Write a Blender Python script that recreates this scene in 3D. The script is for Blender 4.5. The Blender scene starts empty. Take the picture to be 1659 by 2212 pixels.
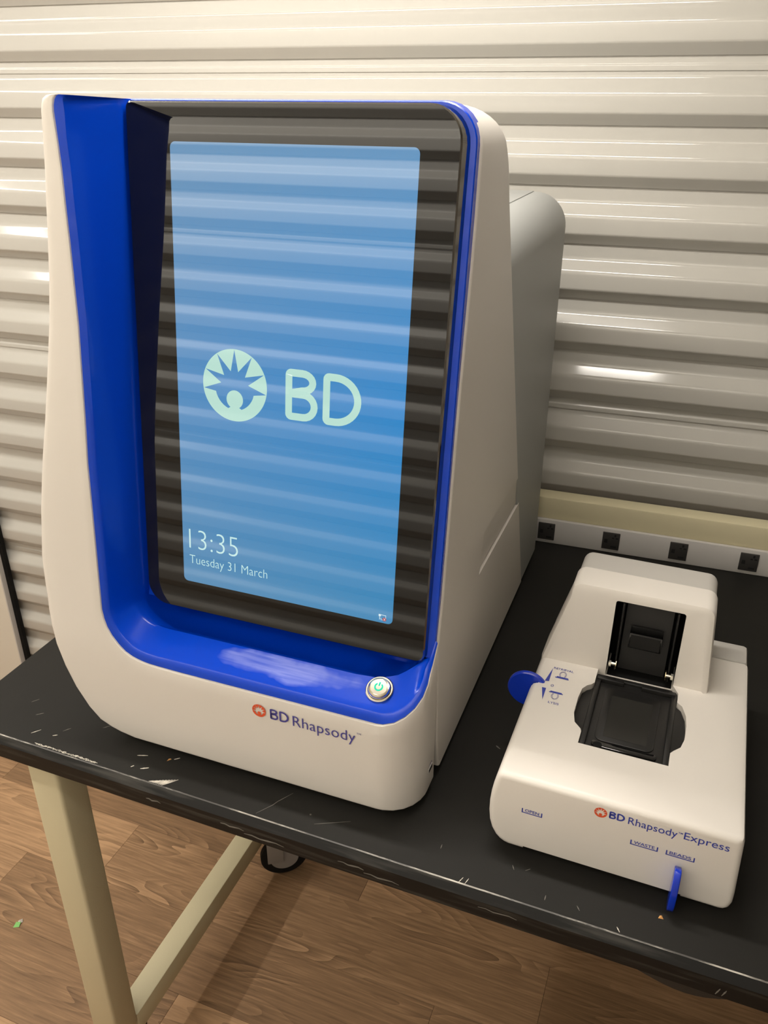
import bpy, bmesh, math, random
from mathutils import Vector, Matrix
random.seed(7)
SC = bpy.context.scene
COL = SC.collection
pi = math.pi
TZ = 0.80                                   # height of the table top above the floor

# ------------------------------------------------------------------ camera
F_PX = 1801.6
right = Vector((0.93092, 0.36522, 0.00145))
down = Vector((0.16630, -0.42036, -0.89199))
fwd = Vector((-0.32516, 0.83061, -0.45206))
cam_d = bpy.data.cameras.new('camera')
cam = bpy.data.objects.new('camera', cam_d)
COL.objects.link(cam)
cam.matrix_world = Matrix(((right.x, -down.x, -fwd.x, 0.81936),
                           (right.y, -down.y, -fwd.y, -0.56664),
                           (right.z, -down.z, -fwd.z, 0.72 + TZ),
                           (0, 0, 0, 1)))
cam_d.sensor_fit = 'AUTO'
cam_d.sensor_width = 36.0
cam_d.lens = F_PX / 2212.0 * 36.0
cam_d.clip_start = 0.02
SC.camera = cam

# ------------------------------------------------------------------ world, lights, exposure
w = bpy.data.worlds.new('world')
SC.world = w
w.use_nodes = True
w.node_tree.nodes['Background'].inputs[0].default_value = (1.0, 0.9, 0.76, 1)
w.node_tree.nodes['Background'].inputs[1].default_value = 0.05
vs = SC.view_settings
vs.view_transform = 'Standard'
vs.look = 'None'
vs.exposure = -0.42
vs.gamma = 1.0
vs.use_curve_mapping = False


def area(name, loc, sx, sy, power, col, rot=(0, 0, 0)):
    l = bpy.data.lights.new(name, 'AREA')
    l.shape = 'RECTANGLE'
    l.size = sx
    l.size_y = sy
    l.energy = power
    l.color = col
    o = bpy.data.objects.new(name, l)
    COL.objects.link(o)
    o.location = loc
    o.rotation_euler = rot
    return o


WARM = (1.0, 0.94, 0.855)
area('tube_light', (-0.645, 0.26, TZ + 1.205), 0.94, 0.05, 6.0, WARM)       # two tubes end to end
area('tube_light', (0.305, 0.26, TZ + 1.205), 0.94, 0.05, 17.0, WARM)       # the batten over the bench
area('aisle_light', (0.0, -0.70, TZ + 1.36), 2.4, 0.06, 54.0, WARM, (-.95, 0, 0))       # a second batten on the other side of the aisle
area('left_fill_light', (-1.35, -0.20, TZ + 1.36), 0.06, 1.1, 20.0, WARM, (0, -.35, 0))       # added unseen lamp that brightens the left end of the bench


# ------------------------------------------------------------------ materials
def nodes(name):
    m = bpy.data.materials.new(name)
    m.use_nodes = True
    nt = m.node_tree
    return m, nt, nt.nodes['Principled BSDF']


def link(nt, a, b):
    nt.links.new(a, b)


def N(nt, t, **kw):
    n = nt.nodes.new(t)
    for k, v in kw.items():
        setattr(n, k, v)
    return n


def s2l(c):
    return tuple(((x / 255) / 12.92 if x / 255 <= .04045 else ((x / 255 + .055) / 1.055) ** 2.4) for x in c)


def plain(name, rgb, rough=.5, metal=0.0, spec=.5, coat=0.0, coatr=.05, bump=0.0, bscale=300.0, var=0.0, ior=1.5, vscale=6.0):
    m, nt, p = nodes(name)
    p.inputs['Base Color'].default_value = (*rgb, 1)
    p.inputs['Roughness'].default_value = rough
    p.inputs['Metallic'].default_value = metal
    p.inputs['Specular IOR Level'].default_value = spec
    p.inputs['IOR'].default_value = ior
    p.inputs['Coat Weight'].default_value = coat
    p.inputs['Coat Roughness'].default_value = coatr
    tc = N(nt, 'ShaderNodeTexCoord')
    if bump:
        no = N(nt, 'ShaderNodeTexNoise')
        no.inputs['Scale'].default_value = bscale
        no.inputs['Detail'].default_value = 2
        b = N(nt, 'ShaderNodeBump')
        b.inputs['Strength'].default_value = bump
        b.inputs['Distance'].default_value = .001
        link(nt, tc.outputs['Object'], no.inputs['Vector'])
        link(nt, no.outputs['Fac'], b.inputs['Height'])
        link(nt, b.outputs['Normal'], p.inputs['Normal'])
    if var:
        no = N(nt, 'ShaderNodeTexNoise')
        no.inputs['Scale'].default_value = vscale
        no.inputs['Detail'].default_value = 4
        mx = N(nt, 'ShaderNodeMixRGB')
        mx.inputs[1].default_value = (*[c * (1 - var) for c in rgb], 1)
        mx.inputs[2].default_value = (*[min(1, c * (1 + var * .5)) for c in rgb], 1)
        link(nt, tc.outputs['Object'], no.inputs['Vector'])
        link(nt, no.outputs['Fac'], mx.inputs[0])
        link(nt, mx.outputs[0], p.inputs['Base Color'])
    return m


def emit(name, rgb, strength, base=(0, 0, 0), rough=.05, ior=1.5):
    m, nt, p = nodes(name)
    p.inputs['Base Color'].default_value = (*base, 1)
    p.inputs['Roughness'].default_value = rough
    p.inputs['IOR'].default_value = ior
    p.inputs['Emission Color'].default_value = (*rgb, 1)
    p.inputs['Emission Strength'].default_value = strength
    return m


M = {}
M['wall'] = plain('white_painted_steel', (.465, .45, .415), rough=.12, spec=.5, var=.03, vscale=2)
M['wall_bounce'] = plain('white_steel_bounce', (.68, .66, .61), rough=.25, spec=.5, var=.03, vscale=2)  # same steel, lightened on the wall behind the viewer to bounce more light
M['flat_wall'] = plain('painted_board', (.70, .66, .58), rough=.6, var=.05, vscale=3)
M['ceiling'] = plain('ceiling_paint', (.50, .48, .45), rough=.8, var=.05)
M['white'] = plain('white_plastic', (.73, .69, .64), rough=.42, spec=.4, bump=.06, bscale=900, var=.02)
M['white2'] = plain('white_coated_plastic', (.78, .74, .69), rough=.38, spec=.4, bump=.05, bscale=900, var=.02)
M['rear_grey'] = plain('grey_coated_metal', (.40, .41, .40), rough=.5, spec=.3, bump=.08, bscale=700, var=.03)
M['grey_cover'] = plain('grey_plastic', (.52, .50, .47), rough=.5, spec=.3, bump=.08, bscale=900)
M['blackglass'] = plain('black_glass', (.003, .003, .003), rough=.02, ior=1.58)
M['blackgloss'] = plain('black_gloss_plastic', (.006, .006, .006), rough=.08, ior=1.6)
M['black'] = plain('black_plastic', (.012, .0115, .011), rough=.38, bump=.1, bscale=600)
M['blackmatte'] = plain('black_matte', (.006, .006, .006), rough=.7, spec=.2)
M['rubber'] = plain('black_rubber', (.012, .012, .012), rough=.8, spec=.2)
M['lever_blue'] = plain('blue_translucent_plastic', (.004, .035, .50), rough=.2, coat=.3)
M['ink'] = plain('blue_ink', (.035, .055, .36), rough=.5)
M['ink2'] = plain('violet_ink', (.06, .055, .30), rough=.5)
M['orange'] = plain('orange_ink', (.72, .09, .025), rough=.5)
M['cream'] = plain('cream_powder_coat', (.64, .58, .39), rough=.5, spec=.35, bump=.15, bscale=500, var=.04)
M['alu'] = plain('aluminium_rail', (.56, .54, .52), rough=.45, spec=.5, var=.04, vscale=20)
M['socket'] = plain('socket_plastic', (.035, .032, .030), rough=.4)
M['hole'] = plain('socket_hole', (.004, .004, .004), rough=.8)
M['chrome'] = plain('polished_steel', (.85, .80, .68), rough=.16, metal=1)
M['brass'] = plain('brass', (.75, .62, .38), rough=.25, metal=1)
M['wheelgrey'] = plain('caster_grey', (.30, .29, .28), rough=.5)
M['white_mark'] = plain('pale_scuff', (.62, .58, .50), rough=.7)
M['dim_mark'] = plain('dull_scuff', (.16, .15, .13), rough=.7)
M['text_light'] = emit('screen_text', s2l((198, 240, 226)), 1.12)
M['text_dim'] = emit('screen_text_thin', s2l((205, 240, 238)), 1.25)
M['icon_red'] = emit('screen_red', s2l((190, 60, 70)), 1.2)
M['icon_white'] = emit('screen_icon', s2l((225, 245, 250)), 1.25)
M['power_glow'] = emit('power_symbol', s2l((40, 240, 190)), 1.3)
M['crumb'] = plain('orange_crumb', (.65, .33, .10), rough=.6)
M['green'] = plain('green_paper', (.25, .62, .18), rough=.6)
M['screen_side'] = plain('screen_side_gloss', (.42, .41, .40), rough=.06, metal=1)


def blue_mat():
    m, nt, p = nodes('blue_gloss_plastic')
    p.inputs['Roughness'].default_value = .22
    p.inputs['Coat Weight'].default_value = .12
    p.inputs['Specular IOR Level'].default_value = .3
    p.inputs['Coat Roughness'].default_value = .04
    tc = N(nt, 'ShaderNodeTexCoord')
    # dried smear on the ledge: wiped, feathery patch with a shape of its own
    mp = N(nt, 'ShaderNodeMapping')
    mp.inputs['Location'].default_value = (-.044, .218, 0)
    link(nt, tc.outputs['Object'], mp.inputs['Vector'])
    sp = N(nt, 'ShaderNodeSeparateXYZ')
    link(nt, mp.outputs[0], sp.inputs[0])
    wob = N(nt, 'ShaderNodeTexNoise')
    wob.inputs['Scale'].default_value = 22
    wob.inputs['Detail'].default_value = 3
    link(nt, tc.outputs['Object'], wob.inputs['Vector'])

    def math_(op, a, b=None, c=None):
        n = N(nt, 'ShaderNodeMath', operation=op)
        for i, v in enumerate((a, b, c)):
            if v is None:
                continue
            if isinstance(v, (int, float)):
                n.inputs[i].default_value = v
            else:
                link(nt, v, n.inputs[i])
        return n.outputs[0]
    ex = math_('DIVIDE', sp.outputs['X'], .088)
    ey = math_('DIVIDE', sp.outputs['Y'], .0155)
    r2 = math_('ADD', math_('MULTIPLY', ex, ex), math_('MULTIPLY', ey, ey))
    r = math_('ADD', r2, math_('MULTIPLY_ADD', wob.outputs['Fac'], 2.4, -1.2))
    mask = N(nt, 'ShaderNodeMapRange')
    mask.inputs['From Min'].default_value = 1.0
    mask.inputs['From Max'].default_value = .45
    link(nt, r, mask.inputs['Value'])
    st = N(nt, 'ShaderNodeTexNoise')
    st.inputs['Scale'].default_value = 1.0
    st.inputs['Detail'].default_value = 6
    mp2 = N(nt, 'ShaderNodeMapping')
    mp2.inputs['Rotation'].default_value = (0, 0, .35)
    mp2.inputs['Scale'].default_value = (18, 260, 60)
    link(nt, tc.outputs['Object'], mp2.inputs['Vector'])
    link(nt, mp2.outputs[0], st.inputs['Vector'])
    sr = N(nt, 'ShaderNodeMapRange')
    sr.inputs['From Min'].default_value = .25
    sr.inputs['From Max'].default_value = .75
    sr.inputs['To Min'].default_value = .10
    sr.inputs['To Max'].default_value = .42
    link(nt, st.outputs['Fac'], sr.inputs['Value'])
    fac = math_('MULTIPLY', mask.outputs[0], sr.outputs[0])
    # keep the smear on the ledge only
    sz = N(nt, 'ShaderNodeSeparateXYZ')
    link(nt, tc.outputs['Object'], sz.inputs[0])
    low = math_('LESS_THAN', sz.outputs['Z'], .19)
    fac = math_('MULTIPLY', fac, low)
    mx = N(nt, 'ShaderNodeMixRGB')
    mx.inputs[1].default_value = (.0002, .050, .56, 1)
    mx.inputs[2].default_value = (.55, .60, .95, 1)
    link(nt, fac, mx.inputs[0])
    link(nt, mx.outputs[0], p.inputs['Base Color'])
    return m


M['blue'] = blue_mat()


def display_mat():
    m, nt, p = nodes('lit_display')
    p.inputs['Base Color'].default_value = (.004, .004, .004, 1)
    p.inputs['Roughness'].default_value = .02
    p.inputs['IOR'].default_value = 1.78
    tc = N(nt, 'ShaderNodeTexCoord')
    sp = N(nt, 'ShaderNodeSeparateXYZ')
    link(nt, tc.outputs['Object'], sp.inputs[0])
    mr = N(nt, 'ShaderNodeMapRange')
    mr.inputs['From Min'].default_value = .21
    mr.inputs['From Max'].default_value = .68
    link(nt, sp.outputs['Z'], mr.inputs['Value'])
    cr = N(nt, 'ShaderNodeValToRGB')
    cr.color_ramp.elements[0].color = (*s2l((50, 130, 178)), 1)
    cr.color_ramp.elements[1].color = (*s2l((88, 142, 186)), 1)
    e = cr.color_ramp.elements.new(.5)
    e.color = (*s2l((20, 128, 196)), 1)
    link(nt, mr.outputs[0], cr.inputs[0])
    lx = N(nt, 'ShaderNodeMapRange')
    lx.inputs['From Min'].default_value = .155
    lx.inputs['From Max'].default_value = -.105
    lx.inputs['To Max'].default_value = .45
    link(nt, sp.outputs['X'], lx.inputs['Value'])
    mxl = N(nt, 'ShaderNodeMixRGB')
    mxl.inputs[2].default_value = (*s2l((100, 138, 172)), 1)
    link(nt, lx.outputs[0], mxl.inputs[0])
    link(nt, cr.outputs[0], mxl.inputs[1])
    link(nt, mxl.outputs[0], p.inputs['Emission Color'])
    p.inputs['Emission Strength'].default_value = 1.35
    return m


M['display'] = display_mat()


def table_mat():
    m, nt, p = nodes('black_laminate')
    tc = N(nt, 'ShaderNodeTexCoord')
    no = N(nt, 'ShaderNodeTexNoise')
    no.inputs['Scale'].default_value = 5
    no.inputs['Detail'].default_value = 6
    link(nt, tc.outputs['Object'], no.inputs['Vector'])
    cr = N(nt, 'ShaderNodeValToRGB')
    cr.color_ramp.elements[0].position = .3
    cr.color_ramp.elements[0].color = (.013, .0124, .0108, 1)
    cr.color_ramp.elements[1].position = .75
    cr.color_ramp.elements[1].color = (.019, .018, .0158, 1)
    link(nt, no.outputs['Fac'], cr.inputs[0])
    # sparse pale specks
    vo = N(nt, 'ShaderNodeTexVoronoi')
    vo.inputs['Scale'].default_value = 38
    link(nt, tc.outputs['Object'], vo.inputs['Vector'])
    lt = N(nt, 'ShaderNodeMapRange')
    lt.inputs['From Min'].default_value = .055
    lt.inputs['From Max'].default_value = .02
    link(nt, vo.outputs['Distance'], lt.inputs['Value'])
    rnd = N(nt, 'ShaderNodeSeparateColor')
    link(nt, vo.outputs['Color'], rnd.inputs[0])
    gt = N(nt, 'ShaderNodeMath', operation='GREATER_THAN')
    gt.inputs[1].default_value = .86
    link(nt, rnd.outputs[0], gt.inputs[0])
    mu = N(nt, 'ShaderNodeMath', operation='MULTIPLY')
    link(nt, lt.outputs[0], mu.inputs[0])
    link(nt, gt.outputs[0], mu.inputs[1])
    mu2 = N(nt, 'ShaderNodeMath', operation='MULTIPLY')
    mu2.inputs[1].default_value = .35
    link(nt, mu.outputs[0], mu2.inputs[0])
    mx = N(nt, 'ShaderNodeMixRGB')
    mx.inputs[2].default_value = (.45, .42, .36, 1)
    link(nt, mu2.outputs[0], mx.inputs[0])
    link(nt, cr.outputs[0], mx.inputs[1])
    link(nt, mx.outputs[0], p.inputs['Base Color'])
    p.inputs['Roughness'].default_value = .55
    p.inputs['Specular IOR Level'].default_value = .14
    fine = N(nt, 'ShaderNodeTexNoise')
    fine.inputs['Scale'].default_value = 900
    b = N(nt, 'ShaderNodeBump')
    b.inputs['Strength'].default_value = .12
    b.inputs['Distance'].default_value = .001
    link(nt, tc.outputs['Object'], fine.inputs['Vector'])
    link(nt, fine.outputs['Fac'], b.inputs['Height'])
    link(nt, b.outputs['Normal'], p.inputs['Normal'])
    return m


M['table'] = table_mat()


def edge_mat():
    m, nt, p = nodes('worn_laminate_edge')
    tc = N(nt, 'ShaderNodeTexCoord')
    mp = N(nt, 'ShaderNodeMapping')
    mp.inputs['Scale'].default_value = (9, 60, 160)
    link(nt, tc.outputs['Object'], mp.inputs['Vector'])
    no = N(nt, 'ShaderNodeTexNoise')
    no.inputs['Scale'].default_value = 1
    no.inputs['Detail'].default_value = 5
    link(nt, mp.outputs[0], no.inputs['Vector'])
    cr = N(nt, 'ShaderNodeValToRGB')
    cr.color_ramp.elements[0].position = .50
    cr.color_ramp.elements[0].color = (.006, .0057, .0053, 1)
    cr.color_ramp.elements[1].position = .80
    cr.color_ramp.elements[1].color = (.055, .052, .046, 1)
    link(nt, no.outputs['Fac'], cr.inputs[0])
    link(nt, cr.outputs[0], p.inputs['Base Color'])
    p.inputs['Roughness'].default_value = .4
    p.inputs['Specular IOR Level'].default_value = .22
    return m


M['edge'] = edge_mat()


def wear_mat():
    m, nt, p = nodes('chipped_edge_line')
    tc = N(nt, 'ShaderNodeTexCoord')
    mp = N(nt, 'ShaderNodeMapping')
    mp.inputs['Scale'].default_value = (7, 40, 40)
    link(nt, tc.outputs['Object'], mp.inputs['Vector'])
    no = N(nt, 'ShaderNodeTexNoise')
    no.inputs['Scale'].default_value = 1
    no.inputs['Detail'].default_value = 8
    no.inputs['Roughness'].default_value = .7
    link(nt, mp.outputs[0], no.inputs['Vector'])
    cr = N(nt, 'ShaderNodeValToRGB')
    cr.color_ramp.elements[0].position = .47
    cr.color_ramp.elements[0].color = (.06, .056, .05, 1)
    cr.color_ramp.elements[1].position = .62
    cr.color_ramp.elements[1].color = (.62, .58, .50, 1)
    link(nt, no.outputs['Fac'], cr.inputs[0])
    link(nt, cr.outputs[0], p.inputs['Base Color'])
    p.inputs['Roughness'].default_value = .45
    return m


M['wear'] = wear_mat()


def wood_mat():
    m, nt, p = nodes('oak_vinyl_plank')
    ge = N(nt, 'ShaderNodeTexCoord')
    oi = N(nt, 'ShaderNodeObjectInfo')
    off = N(nt, 'ShaderNodeVectorMath', operation='SCALE')
    off.inputs[0].default_value = (7.3, 3.1, 5.7)
    link(nt, oi.outputs['Random'], off.inputs['Scale'])
    ad = N(nt, 'ShaderNodeVectorMath', operation='ADD')
    link(nt, ge.outputs['Object'], ad.inputs[0])
    link(nt, off.outputs[0], ad.inputs[1])
    # slow warp for the cathedral figure
    mpw = N(nt, 'ShaderNodeMapping')
    mpw.inputs['Scale'].default_value = (1.7, 8.0, 1)
    link(nt, ad.outputs[0], mpw.inputs['Vector'])
    nw = N(nt, 'ShaderNodeTexNoise')
    nw.inputs['Scale'].default_value = 1.0
    nw.inputs['Detail'].default_value = 2.5
    nw.inputs['Roughness'].default_value = .45
    link(nt, mpw.outputs[0], nw.inputs['Vector'])
    mul = N(nt, 'ShaderNodeMath', operation='MULTIPLY')
    mul.inputs[1].default_value = 22.0
    link(nt, nw.outputs['Fac'], mul.inputs[0])
    fr = N(nt, 'ShaderNodeMath', operation='FRACT')
    link(nt, mul.outputs[0], fr.inputs[0])
    rr = N(nt, 'ShaderNodeValToRGB')
    rr.color_ramp.elements[0].position = 0
    rr.color_ramp.elements[0].color = (.85, .85, .85, 1)
    rr.color_ramp.elements[1].position = 1
    rr.color_ramp.elements[1].color = (.30, .30, .30, 1)
    e = rr.color_ramp.elements.new(.82)
    e.color = (.42, .42, .42, 1)
    link(nt, fr.outputs[0], rr.inputs[0])
    # fine straight grain
    mpf = N(nt, 'ShaderNodeMapping')
    mpf.inputs['Scale'].default_value = (9, 190, 1)
    link(nt, ad.outputs[0], mpf.inputs['Vector'])
    nf = N(nt, 'ShaderNodeTexNoise')
    nf.inputs['Scale'].default_value = 1.0
    nf.inputs['Detail'].default_value = 6
    nf.inputs['Roughness'].default_value = .65
    link(nt, mpf.outputs[0], nf.inputs['Vector'])
    # broad tone
    mpb = N(nt, 'ShaderNodeMapping')
    mpb.inputs['Scale'].default_value = (2.5, 14, 1)
    link(nt, ad.outputs[0], mpb.inputs['Vector'])
    nb = N(nt, 'ShaderNodeTexNoise')
    nb.inputs['Scale'].default_value = 1.0
    nb.inputs['Detail'].default_value = 3
    link(nt, mpb.outputs[0], nb.inputs['Vector'])
    # mask: figure only in parts of a plank
    msk = N(nt, 'ShaderNodeMapRange')
    msk.inputs['From Min'].default_value = .46
    msk.inputs['From Max'].default_value = .64
    link(nt, nb.outputs['Fac'], msk.inputs['Value'])
    mfig = N(nt, 'ShaderNodeMixRGB')
    mfig.inputs[1].default_value = (.6, .6, .6, 1)
    link(nt, msk.outputs[0], mfig.inputs[0])
    link(nt, rr.outputs[0], mfig.inputs[2])
    a1 = N(nt, 'ShaderNodeMath', operation='MULTIPLY')
    a1.inputs[1].default_value = .62
    link(nt, mfig.outputs[0], a1.inputs[0])
    a2 = N(nt, 'ShaderNodeMath', operation='MULTIPLY_ADD')
    a2.inputs[1].default_value = .62
    link(nt, nf.outputs['Fac'], a2.inputs[0])
    link(nt, a1.outputs[0], a2.inputs[2])
    a3 = N(nt, 'ShaderNodeMath', operation='MULTIPLY_ADD')
    a3.inputs[1].default_value = .27
    link(nt, oi.outputs['Random'], a3.inputs[0])
    link(nt, a2.outputs[0], a3.inputs[2])
    cr = N(nt, 'ShaderNodeValToRGB')
    cr.color_ramp.elements[0].position = .44
    cr.color_ramp.elements[0].color = (*s2l((92, 71, 52)), 1)
    cr.color_ramp.elements[1].position = 1.0
    cr.color_ramp.elements[1].color = (*s2l((192, 155, 118)), 1)
    e = cr.color_ramp.elements.new(.74)
    e.color = (*s2l((148, 117, 87)), 1)
    link(nt, a3.outputs[0], cr.inputs[0])
    link(nt, cr.outputs[0], p.inputs['Base Color'])
    p.inputs['Roughness'].default_value = .5
    p.inputs['Specular IOR Level'].default_value = .35
    b = N(nt, 'ShaderNodeBump')
    b.inputs['Strength'].default_value = .15
    b.inputs['Distance'].default_value = .001
    link(nt, nf.outputs['Fac'], b.inputs['Height'])
    link(nt, b.outputs['Normal'], p.inputs['Normal'])
    return m


M['wood'] = wood_mat()


# ------------------------------------------------------------------ mesh helpers
def tag(o, label=None, cat=None, group=None, kind=None):
    if label:
        o['label'] = label
    if cat:
        o['category'] = cat
    if group:
        o['group'] = group
    if kind:
        o['kind'] = kind
    return o


def empty(name, loc=(0, 0, 0), rz=0.0, label=None, cat=None, kind=None, group=None):
    o = bpy.data.objects.new(name, None)
    COL.objects.link(o)
    o.empty_display_size = .05
    o.location = loc
    o.rotation_euler = (0, 0, rz)
    return tag(o, label, cat, group, kind)


def finish(me, mat, angle=35):
    if mat is not None:
        me.materials.clear()
        me.materials.append(M[mat] if isinstance(mat, str) else mat)
    for pl in me.polygons:
        pl.use_smooth = True
    try:
        me.set_sharp_from_angle(angle=math.radians(angle))
    except Exception:
        pass


def mesh(name, verts, faces, mat, parent=None, angle=35, recalc=True):
    me = bpy.data.meshes.new(name)
    me.from_pydata([tuple(v) for v in verts], [], faces)
    if recalc:
        bm = bmesh.new()
        bm.from_mesh(me)
        bmesh.ops.recalc_face_normals(bm, faces=bm.faces)
        bm.to_mesh(me)
        bm.free()
    finish(me, mat, angle)
    o = bpy.data.objects.new(name, me)
    COL.objects.link(o)
    if parent:
        o.parent = parent
    return o


def from_bm(name, bm, mat, parent=None, angle=35):
    bmesh.ops.recalc_face_normals(bm, faces=bm.faces)
    me = bpy.data.meshes.new(name)
    bm.to_mesh(me)
    bm.free()
    finish(me, mat, angle)
    o = bpy.data.objects.new(name, me)
    COL.objects.link(o)
    if parent:
        o.parent = parent
    return o


def bm_box(bm, x0, x1, y0, y1, z0, z1):
    vs_ = [bm.verts.new(p) for p in ((x0, y0, z0), (x1, y0, z0), (x1, y1, z0), (x0, y1, z0),
                                     (x0, y0, z1), (x1, y0, z1), (x1, y1, z1), (x0, y1, z1))]
    for f in ((3, 2, 1, 0), (4, 5, 6, 7), (0, 1, 5, 4), (1, 2, 6, 5), (2, 3, 7, 6), (3, 0, 4, 7)):
        bm.faces.new([vs_[i] for i in f])


def bevel_bm(bm, w_, seg=3, ang=40):
    bm.normal_update()
    bmesh.ops.recalc_face_normals(bm, faces=bm.faces)
    es = [e for e in bm.edges if len(e.link_faces) == 2 and e.calc_face_angle(0) > math.radians(ang)]
    bmesh.ops.bevel(bm, geom=es, offset=w_, offset_type='OFFSET', segments=seg, profile=.5, affect='EDGES', clamp_overlap=True)


def box(name, x0, x1, y0, y1, z0, z1, mat, parent=None, bev=0.0, seg=3):
    bm = bmesh.new()
    bm_box(bm, x0, x1, y0, y1, z0, z1)
    if bev:
        bevel_bm(bm, bev, seg)
    return from_bm(name, bm, mat, parent)


def prism_bm(poly, axis, a0, a1):
    """poly: list of 2D points; axis 'x' -> (y,z), 'y' -> (x,z), 'z' -> (x,y)."""
    bm = bmesh.new()

    def P(p, a):
        return {'x': (a, p[0], p[1]), 'y': (p[0], a, p[1]), 'z': (p[0], p[1], a)}[axis]
    A = [bm.verts.new(P(p, a0)) for p in poly]
    B = [bm.verts.new(P(p, a1)) for p in poly]
    n = len(poly)
    bm.faces.new(A)
    bm.faces.new(B[::-1])
    for i in range(n):
        j = (i + 1) % n
        bm.faces.new((A[i], A[j], B[j], B[i]))
    return bm


def prism(name, poly, axis, a0, a1, mat, parent=None, bev=0.0, seg=3, ang=40):
    bm = prism_bm(poly, axis, a0, a1)
    if bev:
        bevel_bm(bm, bev, seg, ang)
    return from_bm(name, bm, mat, parent)


def rrect(x0, x1, y0, y1, r, n=6):
    """rounded rectangle, r = radius or (r at x0y0, x1y0, x1y1, x0y1)."""
    if not isinstance(r, (tuple, list)):
        r = (r,) * 4
    pts = []
    for (cx, cy, sx, sy, rr, a0) in ((x0, y0, 1, 1, r[0], pi), (x1, y0, -1, 1, r[1], 1.5 * pi), (x1, y1, -1, -1, r[2], 0), (x0, y1, 1, -1, r[3], .5 * pi)):
        ox, oy = cx + sx * rr, cy + sy * rr
        for k in range(n + 1):
            a = a0 + .5 * pi * k / n
            pts.append((ox + rr * math.cos(a), oy + rr * math.sin(a)))
    return pts


def boolean(o, cutter, op='DIFFERENCE'):
    md = o.modifiers.new('b', 'BOOLEAN')
    md.operation = op
    md.object = cutter
    md.solver = 'EXACT'
    dg = bpy.context.evaluated_depsgraph_get()
    dg.update()
    me = bpy.data.meshes.new_from_object(o.evaluated_get(dg))
    mats = list(o.data.materials)
    o.modifiers.clear()
    old = o.data
    o.data = me
    me.materials.clear()
    for m_ in mats:
        me.materials.append(m_)
    bpy.data.meshes.remove(old)
    cm = cutter.data
    bpy.data.objects.remove(cutter)
    bpy.data.meshes.remove(cm)
    for pl in me.polygons:
        pl.use_smooth = True
        pl.material_index = 0
    me.set_sharp_from_angle(angle=math.radians(35))
    return o


def cyl(name, p0, p1, r, mat, parent=None, n=32, r2=None, bev=0.0):
    p0, p1 = Vector(p0), Vector(p1)
    d = (p1 - p0)
    q = d.to_track_quat('Z', 'Y').to_matrix().to_4x4()
    bm = bmesh.new()
    bmesh.ops.create_cone(bm, cap_ends=True, segments=n, radius1=r, radius2=r if r2 is None else r2, depth=d.length)
    if bev:
        bevel_bm(bm, bev, 3, 60)
    bmesh.ops.transform(bm, matrix=Matrix.Translation((p0 + p1) / 2) @ q, verts=bm.verts)
    return from_bm(name, bm, mat, parent)


def lathe(name, prof, origin, axis, mat, parent=None, n=48):
    """prof: list of (radius, height) along axis."""
    q = Vector(axis).to_track_quat('Z', 'Y').to_matrix()
    V, Fc = [], []
    for (r, h) in prof:
        for k in range(n):
            a = 2 * pi * k / n
            V.append(Vector(origin) + q @ Vector((r * math.cos(a), r * math.sin(a), h)))
    for i in range(len(prof) - 1):
        for k in range(n):
            k2 = (k + 1) % n
            Fc.append((i * n + k, i * n + k2, (i + 1) * n + k2, (i + 1) * n + k))
    Fc.append(tuple(range(n))[::-1])
    Fc.append(tuple((len(prof) - 1) * n + k for k in range(n)))
    return mesh(name, V, Fc, mat, parent)


def sampled(cu):
    o = bpy.data.objects.new('tmp', cu)
    COL.objects.link(o)
    dg = bpy.context.evaluated_depsgraph_get()
    dg.update()
    me = bpy.data.meshes.new_from_object(o.evaluated_get(dg))
    bpy.data.objects.remove(o)
    bpy.data.curves.remove(cu)
    return me


def place(me, name, origin, ux, uy, mat, parent):
    ux, uy, origin = Vector(ux), Vector(uy), Vector(origin)
    un = ux.cross(uy).normalized()
    for v in me.vertices:
        v.co = origin + ux * v.co.x + uy * v.co.y + un * v.co.z
    finish(me, mat)
    me.name = name
    o = bpy.data.objects.new(name, me)
    COL.objects.link(o)
    o.parent = parent
    return o


def text(name, s, origin, ux, uy, width, mat, parent, height=None, weight=0.0, ext=.00008, spacing=1.0):
    """lettering; origin = left end of the base line, width = run of the line, height = cap height."""
    cu = bpy.data.curves.new('t', 'FONT')
    cu.body = s
    cu.size = 1
    cu.extrude = 0.0
    cu.offset = weight
    cu.space_character = spacing
    cu.resolution_u = 4
    me = sampled(cu)
    xs = [v.co.x for v in me.vertices]
    x0, x1 = min(xs), max(xs)
    sx = width / (x1 - x0)
    sy = sx if height is None else height / .70
    for v in me.vertices:
        v.co = Vector(((v.co.x - x0) * sx, v.co.y * sy, ext))
    return place(me, name, origin, ux, uy, mat, parent)


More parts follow.
